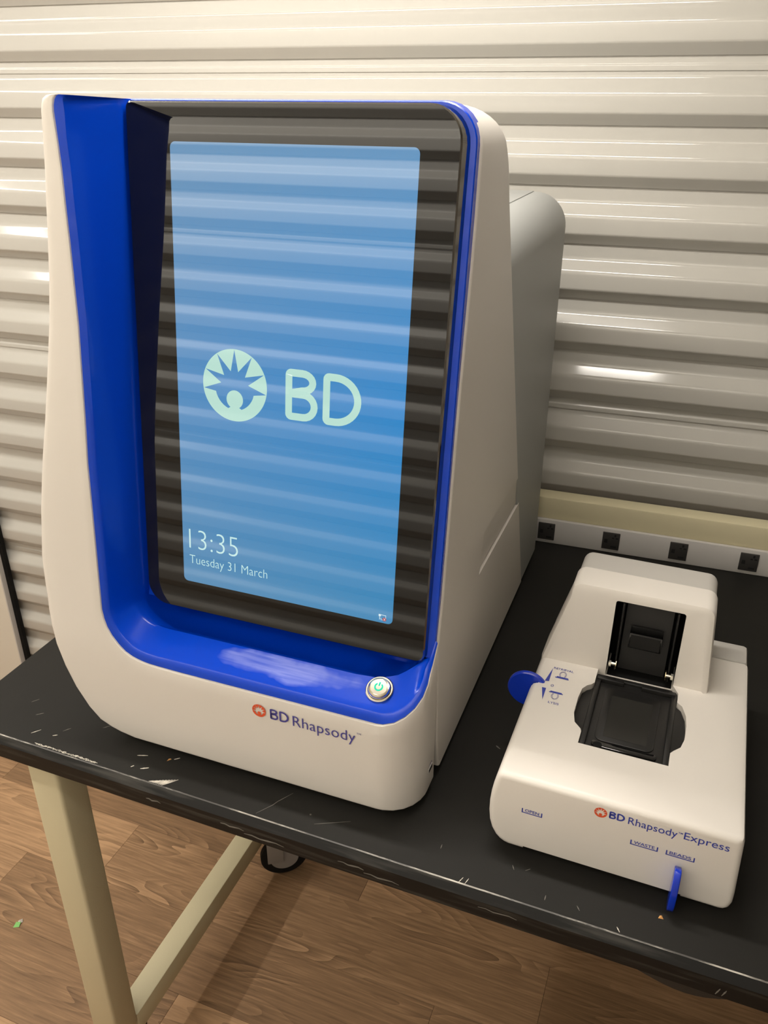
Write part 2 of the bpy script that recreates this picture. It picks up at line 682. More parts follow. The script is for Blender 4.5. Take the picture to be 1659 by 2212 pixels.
def logo_curve():
    cu = bpy.data.curves.new('l', 'CURVE')
    cu.dimensions = '2D'
    cu.fill_mode = 'BOTH'

    def spl(pts):
        sp = cu.splines.new('POLY')
        sp.points.add(len(pts) - 1)
        for i, p_ in enumerate(pts):
            sp.points[i].co = (p_[0], p_[1], 0, 1)
        sp.use_cyclic_u = True
    spl([(math.cos(2 * pi * k / 96), math.sin(2 * pi * k / 96)) for k in range(96)])
    t = lambda a: (.985 * math.cos(math.radians(a)), .985 * math.sin(math.radians(a)))
    rt = [t(-9), (.42, .045), t(23), (.325, .26), t(57), (.115, .385)]
    pts = rt + [t(90)] + [(-x, y) for (x, y) in rt[::-1]]
    pts += [(-.59, -.21)]
    bowl = []
    for k in range(1, 8):
        a = math.radians(180 + 16 + (62) * k / 8)
        bowl.append((.62 * math.cos(a), -.03 + .66 * math.sin(a)))
    pts += bowl
    head = []
    for k in range(0, 25):
        a = math.radians(238 - 296 * k / 24)
        head.append((.26 * math.cos(a), -.39 + .26 * math.sin(a)))
    pts += head
    pts += [(-x, y) for (x, y) in bowl[::-1]] + [(.59, -.21)]
    spl(pts)
    return cu


def logo(name, origin, ux, uy, r, mat, parent, ext=.00008):
    me = sampled(logo_curve())
    for v in me.vertices:
        v.co = Vector((v.co.x * r, v.co.y * r, ext))
    return place(me, name, origin, ux, uy, mat, parent)


def strokes(paths, w_):
    """flat ribbons of width w_ along 2D paths [(pts, closed)] -> mesh data."""
    V, Fc = [], []
    for pts, closed in paths:
        n = len(pts)
        base = len(V)
        for i in range(n):
            a = Vector(pts[(i - 1) % n] if (closed or i > 0) else pts[i])
            c = Vector(pts[(i + 1) % n] if (closed or i < n - 1) else pts[i])
            b = Vector(pts[i])
            d1 = (b - a)
            d2 = (c - b)
            d1 = d1.normalized() if d1.length > 1e-9 else d2.normalized()
            d2 = d2.normalized() if d2.length > 1e-9 else d1
            n1 = Vector((-d1.y, d1.x))
            n2 = Vector((-d2.y, d2.x))
            nn = (n1 + n2)
            if nn.length < 1e-6:
                nn = n1
            nn.normalize()
            k = w_ / 2 / max(.5, nn.dot(n1))
            V.append((b.x + nn.x * k, b.y + nn.y * k, 0))
            V.append((b.x - nn.x * k, b.y - nn.y * k, 0))
        m_ = n if closed else n - 1
        for i in range(m_):
            j = (i + 1) % n
            Fc.append((base + 2 * i, base + 2 * i + 1, base + 2 * j + 1, base + 2 * j))
    me = bpy.data.meshes.new('s')
    me.from_pydata(V, [], Fc)
    bm = bmesh.new()
    bm.from_mesh(me)
    bm.normal_update()
    for f in bm.faces:
        if f.normal.z < 0:
            f.normal_flip()
    bm.to_mesh(me)
    bm.free()
    return me


def arc(cx, cy, rx, ry, a0, a1, n=12):
    return [(cx + rx * math.cos(math.radians(a0 + (a1 - a0) * k / n)), cy + ry * math.sin(math.radians(a0 + (a1 - a0) * k / n))) for k in range(n + 1)]


def bd_mark(name, origin, ux, uy, h, mat, parent, wt=.145, ext=.00008):
    """the two rounded capital letters of the word mark, cap height h."""
    i = wt / 2
    c = .05
    B = [(i, i + c), (i, 1 - i - c)] + arc(i + c, 1 - i - c, c, c, 180, 90, 4) + arc(.36, .76, .22, .24 - i, 90, -90, 12) + [(i, .52)]
    B2 = [(i, .52)] + arc(.38, .52 / 2 + i / 2, .24, (.52 - i) / 2, 90, -90, 12) + arc(i + c, i + c, c, c, 270, 180, 4) + [(i, .5)]
    ox = .80
    D = [(ox + i, i + c), (ox + i, 1 - i - c)] + arc(ox + i + c, 1 - i - c, c, c, 180, 90, 4) + arc(ox + .26, .5, .46, .5 - i, 90, -90, 20) + arc(ox + i + c, i + c, c, c, 270, 180, 4)
    me = strokes([(B, False), (B2, False), (D, True)], wt)
    for v in me.vertices:
        v.co = Vector((v.co.x * h, v.co.y * h, ext))
    return place(me, name, origin, ux, uy, mat, parent)


def flat(name, polys, origin, ux, uy, mat, parent, ext=.00008):
    V, Fc = [], []
    for p_ in polys:
        b = len(V)
        V += [(x, y, ext) for x, y in p_]
        Fc.append(tuple(range(b, b + len(p_))))
    me = bpy.data.meshes.new(name)
    me.from_pydata(V, [], Fc)
    bm = bmesh.new()
    bm.from_mesh(me)
    bm.normal_update()
    for f in bm.faces:
        if f.normal.z < 0:
            f.normal_flip()
    bm.to_mesh(me)
    bm.free()
    return place(me, name, origin, ux, uy, mat, parent)


# ================================================================== THE SETTING
XL, XR, YF = -2.0, 3.6, -0.98              # room extents: left, right, wall behind the viewer
CEIL = TZ + 1.75
# ---- floor of planks
floor = mesh('floor', [(XL, YF - .1, -.004), (XR, YF - .1, -.004), (XR, 1.1, -.004), (XL, 1.1, -.004)], [(0, 1, 2, 3)], 'hole')
tag(floor, kind='structure')
PW, PL = .155, .955
pm = bmesh.new()
bm_box(pm, .0002, PL - .0002, .0002, PW - .0002, -.004, 0)
bevel_bm(pm, .0003, 1)
pme = bpy.data.meshes.new('plank')
bmesh.ops.recalc_face_normals(pm, faces=pm.faces)
pm.to_mesh(pme)
pm.free()
finish(pme, 'wood')
joint = {3: .335, 2: .74, 1: .555, 4: .02, 0: .1}
rowi = 0
y = .525 - .155 * 10
k = -7
while y < 1.0:
    jx = joint.get(k, (k * .37) % PL)
    x = jx - PL * math.ceil((jx - XL) / PL)
    while x < XR:
        o = bpy.data.objects.new('plank', pme)
        COL.objects.link(o)
        o.location = (x, y, 0)
        o.parent = floor
        x += PL
    y += PW
    k += 1

# ---- corrugated walls
DW = math.radians(2.552)                   # the wall is not quite parallel to the bench
PER = .0873


def fillet(pts, rad, n=4):
    out = [pts[0]]
    for i in range(1, len(pts) - 1):
        r = rad[i]
        if r <= 0:
            out.append(pts[i])
            continue
        a, b, c = Vector(pts[i - 1]), Vector(pts[i]), Vector(pts[i + 1])
        u, v = (a - b).normalized(), (c - b).normalized()
        r = min(r, .45 * (a - b).length, .45 * (c - b).length)
        p0, p1 = b + u * r, b + v * r
        for k_ in range(n + 1):
            t = k_ / n
            out.append(tuple(p0 * (1 - t) ** 2 + b * 2 * t * (1 - t) + p1 * t * t))
    out.append(pts[-1])
    return out


def panel_profile():
    """(z downwards, depth towards the room) of one steel sheet: six ribs, the first one carries the lap seam."""
    P, R = [], []
    z = 0.0

    def ad(z_, e_, r_=0.0):
        P.append((z_, e_))
        R.append(r_)
    for kk in range(6):
        if kk == 0:
            ad(z, 0)
            ad(z - .0105, 0, .002)
            ad(z - .0122, .0018, .002)
            ad(z - .0195, .0018)
            ad(z - .0198, 0)
            z -= .0055
        else:
            ad(z, 0)
        ad(z - .0235, 0, .005)
        ad(z - .0435, .0155, .005)
        ad(z - .0705, .0155, .0025)
        ad(z - .0780, .0098)
        ad(z - .0873, .0030)
        z -= PER
    ad(z, 0)
    return fillet(P, R, 5), -z


PROF, PH = panel_profile()


def panel_mesh(name, length, mat='wall'):
    V, Fc = [], []
    for (z_, e_) in PROF:
        V.append((0, -e_, z_))
        V.append((length, -e_, z_))
    n = len(PROF)
    for i in range(n - 1):
        Fc.append((2 * i, 2 * i + 2, 2 * i + 3, 2 * i + 1))
    me = bpy.data.meshes.new(name)
    me.from_pydata(V, [], Fc)
    finish(me, mat, 25)
    return me


def corrugated_wall(name, origin, rz, length, ztop, mat='wall'):
    root = empty(name, origin, rz, kind='structure')
    box('backing', 0, length, .004, .03, 0, CEIL, 'flat_wall', root)
    me = panel_mesh('corrugated_panel', length, mat)
    z = ztop
    while z > -PH:
        o = bpy.data.objects.new('corrugated_panel', me)
        COL.objects.link(o)
        o.location = (0, 0, z)
        o.parent = root
        z -= PH
    return root


sp0 = Vector((.5977, .7487, 0))            # foot of the power strip on the bench
wx = Vector((math.cos(DW), math.sin(DW), 0))
wn = Vector((-math.sin(DW), math.cos(DW), 0))
ZREF = TZ + .7645                          # lip edge above a seam rib
wo = sp0 + wn * .1105 - wx * 2.75
corrugated_wall('wall_back', (wo.x, wo.y, 0), DW, 5.9, ZREF + PH * 2)
corrugated_wall('wall_front', (XR + .1, YF, 0), pi + DW * .3, 5.9, ZREF + PH * 2 - .03, 'wall_bounce')
tag(box('wall_left', XL - .05, XL, YF - .2, 1.2, 0, CEIL, 'flat_wall'), kind='structure')
tag(box('wall_right', XR, XR + .05, YF - .2, 1.2, 0, CEIL, 'flat_wall'), kind='structure')
tag(box('ceiling', XL - .1, XR + .1, YF - .2, 1.2, CEIL, CEIL + .03, 'ceiling'), kind='structure')

# batten lamps that carry the area lights; the left-end one is added for fill
for nm, lb, (cx, cy, cz, L, dp) in (('batten_lamp', 'added white batten lamp, unseen, for more light from the left', (-1.36, -.20, TZ + 1.39, 1.14, -.05)), ('batten_lamp', 'long white batten lamp hung above the black bench', (-.17, .26, TZ + 1.21, 1.9, .06)),
                                    ('batten_lamp', 'short white batten lamp on the ceiling over the aisle', (.0, -.69, TZ + 1.39, 2.44, .05))):
    r = empty(nm, (cx, cy, cz), 0 if dp > 0 else pi / 2, lb, 'lamp', group=None)
    dp = abs(dp)
    box('lamp_body', -L / 2, L / 2, -dp / 2, dp / 2, 0, .05, 'flat_wall', r, .004)
    for sx in (-1, 1):
        cyl('hanging_rod', (sx * L * .4, 0, .05), (sx * L * .4, 0, CEIL - cz), .004, 'alu', r, 8)

# flat board that stands against the wall at the left
bo = sp0 + wn * .07 - wx * 1.335
bd = empty('white_board', (bo.x, bo.y, 0), DW, 'flat cream board standing against the corrugated wall left of the bench', 'board')
box('board_sheet', -.62, 0, .0, .012, 0, .66, 'flat_wall', bd, .001, 1)
box('edge_trim', .0, .004, -.002, .014, 0, .66, 'alu', bd, .0005, 1)
box('gap_shade', .0035, .014, .012, .024, 0, .66, 'blackmatte', bd)  # black strip stands in for the shade in the gap beside the board

# ================================================================== THE BENCH
tb = empty('bench', (0, 0, 0), 0, 'long black-topped work bench on cream steel legs', 'table')
TX1, TY1, TT = 1.85, .80, .030
prof = [(.0, TZ - TT), (.0, TZ - .008), (.007, TZ - .0005), (.0085, TZ), (TY1, TZ), (TY1, TZ - TT)]
bm = bmesh.new()
ring0 = [bm.verts.new((0, a, b)) for a, b in prof]
ring1 = [bm.verts.new((TX1, a, b)) for a, b in prof]
n = len(prof)
top_o = None
for i in range(n):
    j = (i + 1) % n
    f = bm.faces.new((ring0[i], ring0[j], ring1[j], ring1[i]))
    f.material_index = {0: 1, 1: 1, 2: 2}.get(i, 0)
bm.faces.new(ring0[::-1]).material_index = 1
bm.faces.new(ring1).material_index = 1
top_o = from_bm('bench_top', bm, None, tb, 20)
for k_ in ('table', 'edge', 'wear'):
    top_o.data.materials.append(M[k_])


def scratch_strip(pts, w0):
    V, Fc = [], []
    n_ = len(pts)
    for i, (a, b) in enumerate(pts):
        a2, b2 = pts[min(i + 1, n_ - 1)]
        a1, b1 = pts[max(i - 1, 0)]
        d = Vector((a2 - a1, b2 - b1)).normalized()
        ww = w0 * (.25 + .75 * math.sin(pi * (i + .5) / n_)) * (.7 + .6 * random.random())
        V.append((a - d.y * ww, b + d.x * ww))
        V.append((a + d.y * ww, b - d.x * ww))
    for i in range(n_ - 1):
        Fc.append([V[2 * i], V[2 * i + 1], V[2 * i + 3], V[2 * i + 2]])
    return Fc


polys = []
for (x_, y_, a_, l_, w_) in ((.283, .0245, .5, .010, .0009), (.268, .0415, .35, .013, .0008), (.2675, .022, .9, .004, .0007),
                             (.678, .0115, 1.2, .008, .0004), (.684, .012, 1.3, .008, .0004), (.118, .028, .9, .012, .0006),
                             (.145, .031, .6, .006, .0007), (.31, .052, .7, .007, .0007), (.835, .0125, -1.0, .006, .0005)):
    pts = [(x_ + math.cos(a_) * l_ * (t / 5 - .5), y_ + math.sin(a_) * l_ * (t / 5 - .5)) for t in range(6)]
    polys += scratch_strip(pts, w_)
for q in range(9):                          # the scraped chip at the front edge
    a0 = .300 + .0022 * q
    polys += scratch_strip([(a0 + .0012 * t + .0011 * q * t / 6, .0088 + (.0030 + .0018 * q) * t / 5 * (1 - .02 * q)) for t in range(6)], .0006)
for q in range(26):                         # frayed wear along the edge near the leg
    a0 = .13 + .0035 * q + random.random() * .002
    l_ = .005 + .010 * random.random()
    polys += scratch_strip([(a0 + l_ * t / 4, .009 + .0025 * random.random() + .0003 * t) for t in range(5)], .00045)
tag(flat('scratch_marks', polys, (0, 0, TZ), (1, 0, 0), (0, 1, 0), 'white_mark', tb, .0002), kind='stuff')
polys = []
polys += scratch_strip([(.440 + .004 * t * (1 if t < 4 else .9), .012 + .006 * t) for t in range(8)], .0004)
polys += scratch_strip([(.507 + .006 * t, .022 + .003 * t) for t in range(7)], .0004)
for q in range(5):
    x_, y_, a_ = .60 + random.random() * .20, .012 + random.random() * .05, random.random() * 3
    polys += scratch_strip([(x_ + math.cos(a_) * .006 * t / 5, y_ + math.sin(a_) * .006 * t / 5) for t in range(6)], .0004)
for q in range(8):
    x_, y_, a_ = .05 + random.random() * .15, .03 + random.random() * .16, .5 + random.random() * .6
    polys += scratch_strip([(x_ + math.cos(a_) * .010 * t / 5, y_ + math.sin(a_) * .010 * t / 5) for t in range(6)], .0005)
polys += scratch_strip([(.662 + .006 * t / 5, .215 - .004 * t / 5) for t in range(6)], .0008)
tag(flat('faint_scratch_marks', polys, (0, 0, TZ), (1, 0, 0), (0, 1, 0), 'dim_mark', tb, .0002), kind='stuff')
# scuffs on the front edge
polys = []
for (x_, z_, l_, w_) in ((.40, -.018, .03, .0012), (.43, -.0225, .05, .0011), (.545, -.017, .03, .0010), (.30, -.018, .02, .0010), (.575, -.022, .04, .0010),
                         (.70, -.016, .04, .0009)):
    polys += scratch_strip([(x_ + l_ * t / 5, z_ + .001 * math.sin(t * 2.1)) for t in range(6)], w_)
for x_ in (.928, .9335):
    polys += scratch_strip([(x_ + .0006 * t, -.0275 + .0018 * t) for t in range(6)], .0007)
tag(flat('edge_scuff_marks', polys, (0, 0, TZ), (1, 0, 0), (0, 0, 1), 'dim_mark', tb, .0002), kind='stuff')
# loose edging strip that bows down below the edge
pts = [(.837, -.022)] + [(.837 + .113 * t / 12, -.0245 - .0165 * math.sin(pi * (t / 12) ** 1.25)) for t in range(13)] + [(.95, -.022)]
prism('loose_edging', [(a, b + TZ) for a, b in pts], 'y', .0006, .004, 'black', tb)

LX0, LX1, LY0, LY1 = .0705, .1205, .04, .089
ZB = .120                                   # underside of the legs


def caster(x_, y_, ang):
    c_ = empty('caster', (x_, y_, 0), ang)
    c_.parent = tb
    cyl('swivel_plate', (0, 0, ZB - .004), (0, 0, ZB), .022, 'alu', c_)
    box('fork', -.017, -.013, -.014, .020, .046, ZB - .004, 'wheelgrey', c_, .001)
    box('fork', .013, .017, -.014, .020, .046, ZB - .004, 'wheelgrey', c_, .001)
    lathe('wheel', [(.008, -.010), (.044, -.010), (.050, -.006), (.050, .006), (.044, .010), (.008, .010)], (0, .022, .050), (1, 0, 0), 'rubber', c_)
    lathe('wheel_hub', [(.006, .010), (.028, .010), (.030, .0118), (.006, .0118)], (0, .022, .050), (1, 0, 0), 'wheelgrey', c_)
    return c_


for (x0, y0) in ((LX0, LY0), (LX0, .60), (1.70, LY0), (1.70, .60)):
    box('leg', x0, x0 + .05, y0, y0 + .049, ZB, TZ - TT, 'cream', tb, .005, 3)
    caster(x0 + (.025 if y0 < .5 else .068), y0 + (.025 if y0 < .5 else -.075), .15 if y0 < .5 else -.95)
for x0 in (LX0, 1.70):
    box('side_stretcher', x0 + .008, x0 + .0495, LY1, .60, TZ - .712, TZ - .665, 'cream', tb, .003, 2)
box('front_rail', LX1, 1.70, .62, .645, TZ - .10, TZ - TT, 'cream', tb, .003, 2)
# back rail behind the power strip, with the uprights that carry it
br = empty('back_rail', (sp0.x, sp0.y, TZ), DW)
br.parent = tb
box('rail_beam', -.95, 1.15, .0085, .042, .034, .0855, 'cream', br, .003, 2)
for x_ in (-.5, .9):
    box('rail_upright', x_, x_ + .03, .010, .040, -.03, .036, 'cream', br, .002, 1)

# power strip
ps = empty('power_strip', (sp0.x, sp0.y, TZ), DW, 'aluminium power strip with square black sockets along the back of the bench', 'power strip')
box('strip_body', -.55, 1.05, 0, .0078, 0.0006, .0463, 'alu', ps, .0015, 2)
for i in range(-1, 5):
    x0 = .0005 + .1112 * i
    if i == 4:
        continue
    sk = box('socket', x0, x0 + .0290, -.0022, .004, .0078, .0398, 'socket', ps, .0008, 2)
    z0 = .0078
    for (a0, a1, b0, b1) in ((.0195, .0225, .0255, .0300), (.0160, .0195, .0215, .0240), (.0220, .0265, .0215, .0240), (.0035, .0090, .0125, .0195), (.0150, .0245, .0040, .0075)):
        box('socket_slot', x0 + a0, x0 + a1, -.0026, -.0010, z0 + b0, z0 + b1, 'hole', sk)

# debris
cr_ = mesh('crumb', [(-.0025, -.0015, 0), (.0026, -.001, 0), (.0008, .003, 0), (.0003, .0003, .0022), (-.0012, .0008, .0016)], [(0, 2, 1), (0, 1, 3), (1, 2, 3), (2, 4, 3), (4, 0, 3), (2, 0, 4)], 'crumb')
cr_.location = (.872, .041, TZ + .0001)
tag(cr_, 'tiny orange crumb on the bench in front of the small instrument', 'crumb')
c2 = mesh('crumb', [(-.003, -.001, 0), (.003, -.0004, 0), (.0022, .0016, 0), (0, .0004, .0015)], [(0, 2, 1), (0, 1, 3), (1, 2, 3), (2, 0, 3)], 'crumb')
c2.location = (.302, .047, TZ + .0001)
c2.rotation_euler = (0, 0, .8)
tag(c2, 'tiny yellow crumb in the shadow under the large instrument', 'crumb')
sc_ = empty('paper_scrap', (-.289, .219, .0), .6, 'small crumpled green and white scrap lying on the floor', 'scrap')
mesh('green_half', [(-.008, -.005, 0), (.004, -.007, .001), (.007, .002, .004), (-.003, .006, .002), (-.001, 0, .006)], [(0, 1, 4), (1, 2, 4), (2, 3, 4), (3, 0, 4), (3, 2, 1, 0)], 'green', sc_)
mesh('white_half', [(.002, .001, .002), (.010, .003, .001), (.009, .010, .003), (.000, .008, .001), (.005, .005, .007)], [(0, 1, 4), (1, 2, 4), (2, 3, 4), (3, 0, 4), (3, 2, 1, 0)], 'white', sc_)

# ================================================================== LARGE INSTRUMENT
YAW = .010
OM = Vector((.41, .30, 0))
PV = Vector((.598, .113, 0))
RM = Matrix.Rotation(YAW, 3, 'Z')
wpos = RM @ (OM - PV) + PV
big = empty('touchscreen_instrument', (wpos.x, wpos.y, TZ), YAW, 'tall white lab instrument with blue recess and lit portrait touchscreen', 'instrument')


def L_(p):
    return Vector(p) - OM


def lerp_tab(tab, z):
    if z <= tab[0][0]:
        return tab[0][1]
    for (a, b), (c, d) in zip(tab, tab[1:]):
        if z <= c:
            return b + (d - b) * (z - a) / (c - a)
    return tab[-1][1]


def y_front(z):
    return lerp_tab([(.12, .055), (.36, .0815), (.415, .087), (.464, .0905), (.511, .094), (.556, .0955), (.62, .0975), (.66, .0995), (.72, .1005)], z)


def y_screen(z):
    return .1128 + (z - .179) * .1370


def y_plate(z):
    return y_screen(z) + lerp_tab([(.17, .005), (.196, .006), (.25, .0105), (.33, .0115), (.72, .0125)], z)


# --- tower housing: lofted rings
OUTL = [(.012, .235), (.0152, .2299), (.0184, .2168), (.0252, .2008), (.0405, .1864), (.0617, .1733), (.0902, .1619), (.1326, .1505), (.1818, .1452), (.2112, .1433),
        (.2404, .1434), (.2981, .1498), (.3536, .1587), (.4150, .1722), (.4768, .1852), (.5354, .1972), (.5976, .2069), (.6673, .2161), (.7020, .2200)]


def housing_ring(z):
    zt = .7085
    # front edge
    yf = lerp_tab([(.012, .1440), (.062, .1315), (.132, .1275), (.196, .1235), (.246, .1350), (.332, .1475), (.44, .1635), (.49, .1725), (.565, .1870), (.614, .1950), (.68, .2030), (.72, .2075)], z)
    yb = .603 - .436 * z
    if z > .62:
        q = min(1, (z - .62) / (zt - .62))
        yb = (.603 - .436 * .62) - .020 * q - .075 * (1 - math.sqrt(max(0, 1 - q * q)))
    xr = .611
    R = .036
    if z > zt - R:
        q = (z - (zt - R)) / R
        xr -= R * (1 - math.sqrt(max(0, 1 - q * q)))
    xl = lerp_tab(OUTL, z) + .012
    xl = max(xl, .215)
    if z > zt - .012:
        q = (z - (zt - .012)) / .012
        xl += .012 * (1 - math.sqrt(max(0, 1 - q * q)))
    r = .006
    rb = .014
    pts = rrect(xl, xr, yf, yb, (r, .003, rb, rb), 5)
    yn = .172 if z < .1961 else yf
    pts = pts[:6] + [(xl + .02, yf), (xl + .0205, yn), (xr - .0075, yn), (xr - .007, yf)] + pts[6:]
    return [L_((x, y, z)) for (x, y) in pts]


zs = [.012, .016, .03, .06, .10, .13, .16, .196, .1975, .22, .246, .30, .36, .44, .50, .565, .61, .62, .64, .655, .666] + [(.7085 - .036) + .036 * math.sin(math.radians(a)) for a in (5, 15, 25, 35, 45, 55, 65, 75, 83, 89)]
V, Fc = [], []
rings = [housing_ring(z) for z in zs]
n = len(rings[0])
for r_ in rings:
    V += r_
for i in range(len(rings) - 1):
    for k in range(n):
        k2 = (k + 1) % n
        Fc.append((i * n + k, i * n + k2, (i + 1) * n + k2, (i + 1) * n + k))
Fc.append(tuple(range(n))[::-1])
Fc.append(tuple((len(rings) - 1) * n + k for k in range(n)))
housing = mesh('housing', V, Fc, 'white', big, 40)
# grip recess in the right flank: a wedge that deepens downwards
xs0, dp = .6115, .0034
g = [(.301, .2430), (.5400, .2400), (.5600, .1875), (.2880, .1925)]
Vc = [L_((xs0 + .002, *g[0])), L_((xs0 + .002, *g[1])), L_((xs0 + .002, *g[2])), L_((xs0 + .002, *g[3])),
      L_((.6109, *g[0])), L_((.6106, *g[1])), L_((.611 - dp, *g[2])), L_((.611 - dp, *g[3]))]
cut = mesh('cut', Vc, [(0, 1, 2, 3), (7, 6, 5, 4), (0, 4, 5, 1), (1, 5, 6, 2), (2, 6, 7, 3), (3, 7, 4, 0)], 'white', big)
boolean(housing, cut)
sl = [L_((.6130, .2884, .1948)), L_((.6130, .5600, .1898)), L_((.6130, .5600, .1872)), L_((.6130, .2880, .1922)), L_((.5950, .2884, .1928)), L_((.5950, .5600, .1878)), L_((.5950, .5600, .1852)), L_((.5950, .2880, .1902))]
boolean(housing, mesh('cut', sl, [(0, 1, 2, 3), (7, 6, 5, 4), (0, 4, 5, 1), (1, 5, 6, 2), (2, 6, 7, 3), (3, 7, 4, 0)], 'white', big))

# --- blue back plate behind the screen
poly = rrect(.222, .6085, .182, .7115, (.004, .002, .035, .010), 8)
V, Fc = [], []
n = len(poly)
ins = rrect(.2245, .6075, .1830, .7105, (.003, .0015, .0343, .009), 8)
for (x, z) in poly:
    V.append(L_((x, y_plate(z) + .016, z)))
for (x, z) in poly:
    V.append(L_((x, y_plate(z) + .0012, z)))
for (x, z) in ins:
    V.append(L_((x, y_plate(z), z)))
for a in (0, 1):
    for k in range(n):
        k2 = (k + 1) % n
        Fc.append((a * n + k, a * n + k2, (a + 1) * n + k2, (a + 1) * n + k))
Fc.append(tuple(range(n)))
Fc.append(tuple(2 * n + k for k in range(n)))
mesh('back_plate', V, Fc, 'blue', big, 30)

# --- front shell (white) and liner (blue): swept along the rim from the wing top, round the corner, along the chin to the right seam
cxr, cyr, Rr = .566, .100, .045


def cylp(a, R=Rr):                          # a in degrees: 0 = front, 90 = right
    return (cxr + R * math.sin(math.radians(a)), cyr - R * math.cos(math.radians(a)))


st = []                                     # stations: (outline, rim, lip, back, sweep direction of the flank)
wing = [(.7159, .7157, .2395, .2478), (.7150, .7146, .2310, .2452), (.7125, .7118, .2250, .2425), (.7080, .7070, .2217, .2405), (.7020, .7020, .2202, .2398)]
for zo, zr, xo, xr_ in wing:
    st.append(((xo, y_front(zo), zo), (xr_, y_front(zr), zr), (max(xr_ + .0075, .2510), y_front(zr) + .003, zr - .0003), (.2535, y_plate(zr), min(zr, .7112)), 0))
for z in (.68, .655, .62, .59, .55, .51, .4768, .44, .40, .3637, .33, .2981, .27, .2404, .222, .205, .19):
    xo = lerp_tab(OUTL, z)
    xr_ = lerp_tab([(.188, .2275), (.2734, .2272), (.3637, .2265), (.4832, .2326), (.5111, .2342), (.5908, .2379), (.6561, .2398), (.70, .2399)], z)
    st.append(((xo, y_front(z), z), (xr_, y_front(z), z), (xr_ + .0092, y_front(z) + .003, z), (.2530, y_plate(z), z), 0))
# bottom left corner: pair outline and rim points
corner = [((.1452, .1700), (.2293, .1790)), ((.1475, .1500), (.2325, .1690)), ((.1520, .1260), (.2384, .1590)), ((.1600, .0960), (.2470, .1492)), ((.1710, .0670), (.2559, .1418)),
          ((.1864, .0405), (.2640, .1378)), ((.2008, .0252), (.2713, .1356)), ((.2168, .0184), (.2790, .1340)), ((.2299, .0152), (.2868, .1330)), ((.2500, .0125), (.3000, .1325))]
nc = len(corner)
for i, ((xo, zo), (xr_, zr)) in enumerate(corner):
    t = (i + 1) / nc
    a = .5 * pi * t
    bx = .2520 + .040 * (1 - math.cos(a))
    bz = .1900 - .0200 * math.sin(a)
    nx, nz = math.cos(a), math.sin(a)
    st.append(((xo, y_front(zo), zo), (xr_, y_front(zr), zr), (xr_ + .0095 * nx + .002 * nz, y_front(zr) + .0035, zr + .0115 * nz), (bx, y_plate(bz), bz), t))
for x in (.33, .37, .41, .45, .49, .53, .555, .566):
    st.append(((x, .055, .0122), (x, .0556, .1325), (x - .001, .0600, .1445), (x - .001, y_plate(.170), .170), 1))
rimz = [(0, .1325), (10, .1335), (25, .1365), (40, .1420), (55, .1490), (70, .1580), (82, .1690), (90, .1780)]
for a in (10, 25, 40, 55, 70, 82, 90):
    x, y = cylp(a)
    xi, yi = cylp(a, Rr - .0065)
    zr = lerp_tab(rimz, a)
    q = a / 90
    st.append(((x, y, .0122), (x, y, zr), (xi, yi, zr + .0105 - .006 * q), (.566 + .0375 * q ** .7, y_plate(.170) - .002 * q, .170 + .014 * q), 1))
for (y, zr) in ((.108, .1845), (.116, .1935), (.1225, .2010)):
    q = (y - .10) / .0225
    st.append(((.611, y, .0122), (.611, y, zr), (.6050 + .003 * q, y + .001, zr + .0035), (.6040 + .0035 * q, max(y + .002, y_plate(.186) + .001), .186 + .016 * q), 1))

white_rows, blue_rows = [], []
for i, (O, Rm, Lp, B, fl) in enumerate(st):
    O, Rm, Lp, B = Vector(O), Vector(Rm), Vector(Lp), Vector(B)
    d = Rm - O
    ln = d.length
    d.normalize()
    rr = .013 * (1 - fl) + .0035 * fl
    if i < 3:
        rr = (.004, .008, .011)[i]
    # outward edge roll: from the flank round to the front face
    if O.x > .5 and fl == 1:
        back = Vector((cxr - O.x, cyr + .05 - O.y, 0))
        back = back.normalized() if back.length > .01 else Vector((0, 1, 0))
        if O.y >= .1:
            back = Vector((-1, 0, 0))
    else:
        back = Vector((0, 1, 0))
    row = []
    flank = O + back * (.16 if fl < .5 else .12)
    if fl < 1:
        hx = max(lerp_tab(OUTL, O.z) + .012, .215)
        flank = Vector((O.x * (1 - .55) + hx * .55, O.y + .16, O.z - .014 * max(0, min(1, (O.z - .60) / .1))))
    row.append(flank)
    row.append(O + back * (rr * 2.2))
    for kk in range(5):
        a = .5 * pi * kk / 4
        row.append(O + back * rr * (1 - math.sin(a)) + d * rr * (1 - math.cos(a)))
    for t in (.3, .6, .85):
        row.append(O + d * (rr + (ln - rr - .002) * t))
    row.append(Rm - d * .0018)
    row.append(Rm - d * .0006 + back * .0006)
    row.append(Rm + back * .0020)
    white_rows.append([L_(p) for p in row])
    brow = [Rm + back * .0020, Rm + back * .0004 + (Lp - Rm) * .12, Rm + (Lp - Rm) * .5, Lp * .96 + Rm * .04, Lp + (B - Lp) * .03]
    fc = .60
    if O.x > .55 and fl == 1:
        fc = .60 + .35 * min(1, (O.x - .55) / .055)
    for t in (.2, .45, .7, .9, 1.0):
        brow.append(Lp + (B - Lp) * fc * t)
    cst = Lp + (B - Lp) * fc
    q = fl if O.x < .58 else 1 - min(1, (O.x - .58) / .028)
    vl = cst + (B - cst) * .5
    vq = cst + Vector((0, .012, -.010))
    brow.append(vl * (1 - q) + vq * q)
    brow.append((cst + (B - cst) * .8) * (1 - q) + Vector((B.x, .150, .146)) * q)
    brow.append(B * (1 - q) + Vector((B.x, .160, .156)) * q)
    brow.append((B + Vector((0, .004, 0))) * (1 - q) + Vector((B.x, .160, .196)) * q)
    blue_rows.append([L_(p) for p in brow])


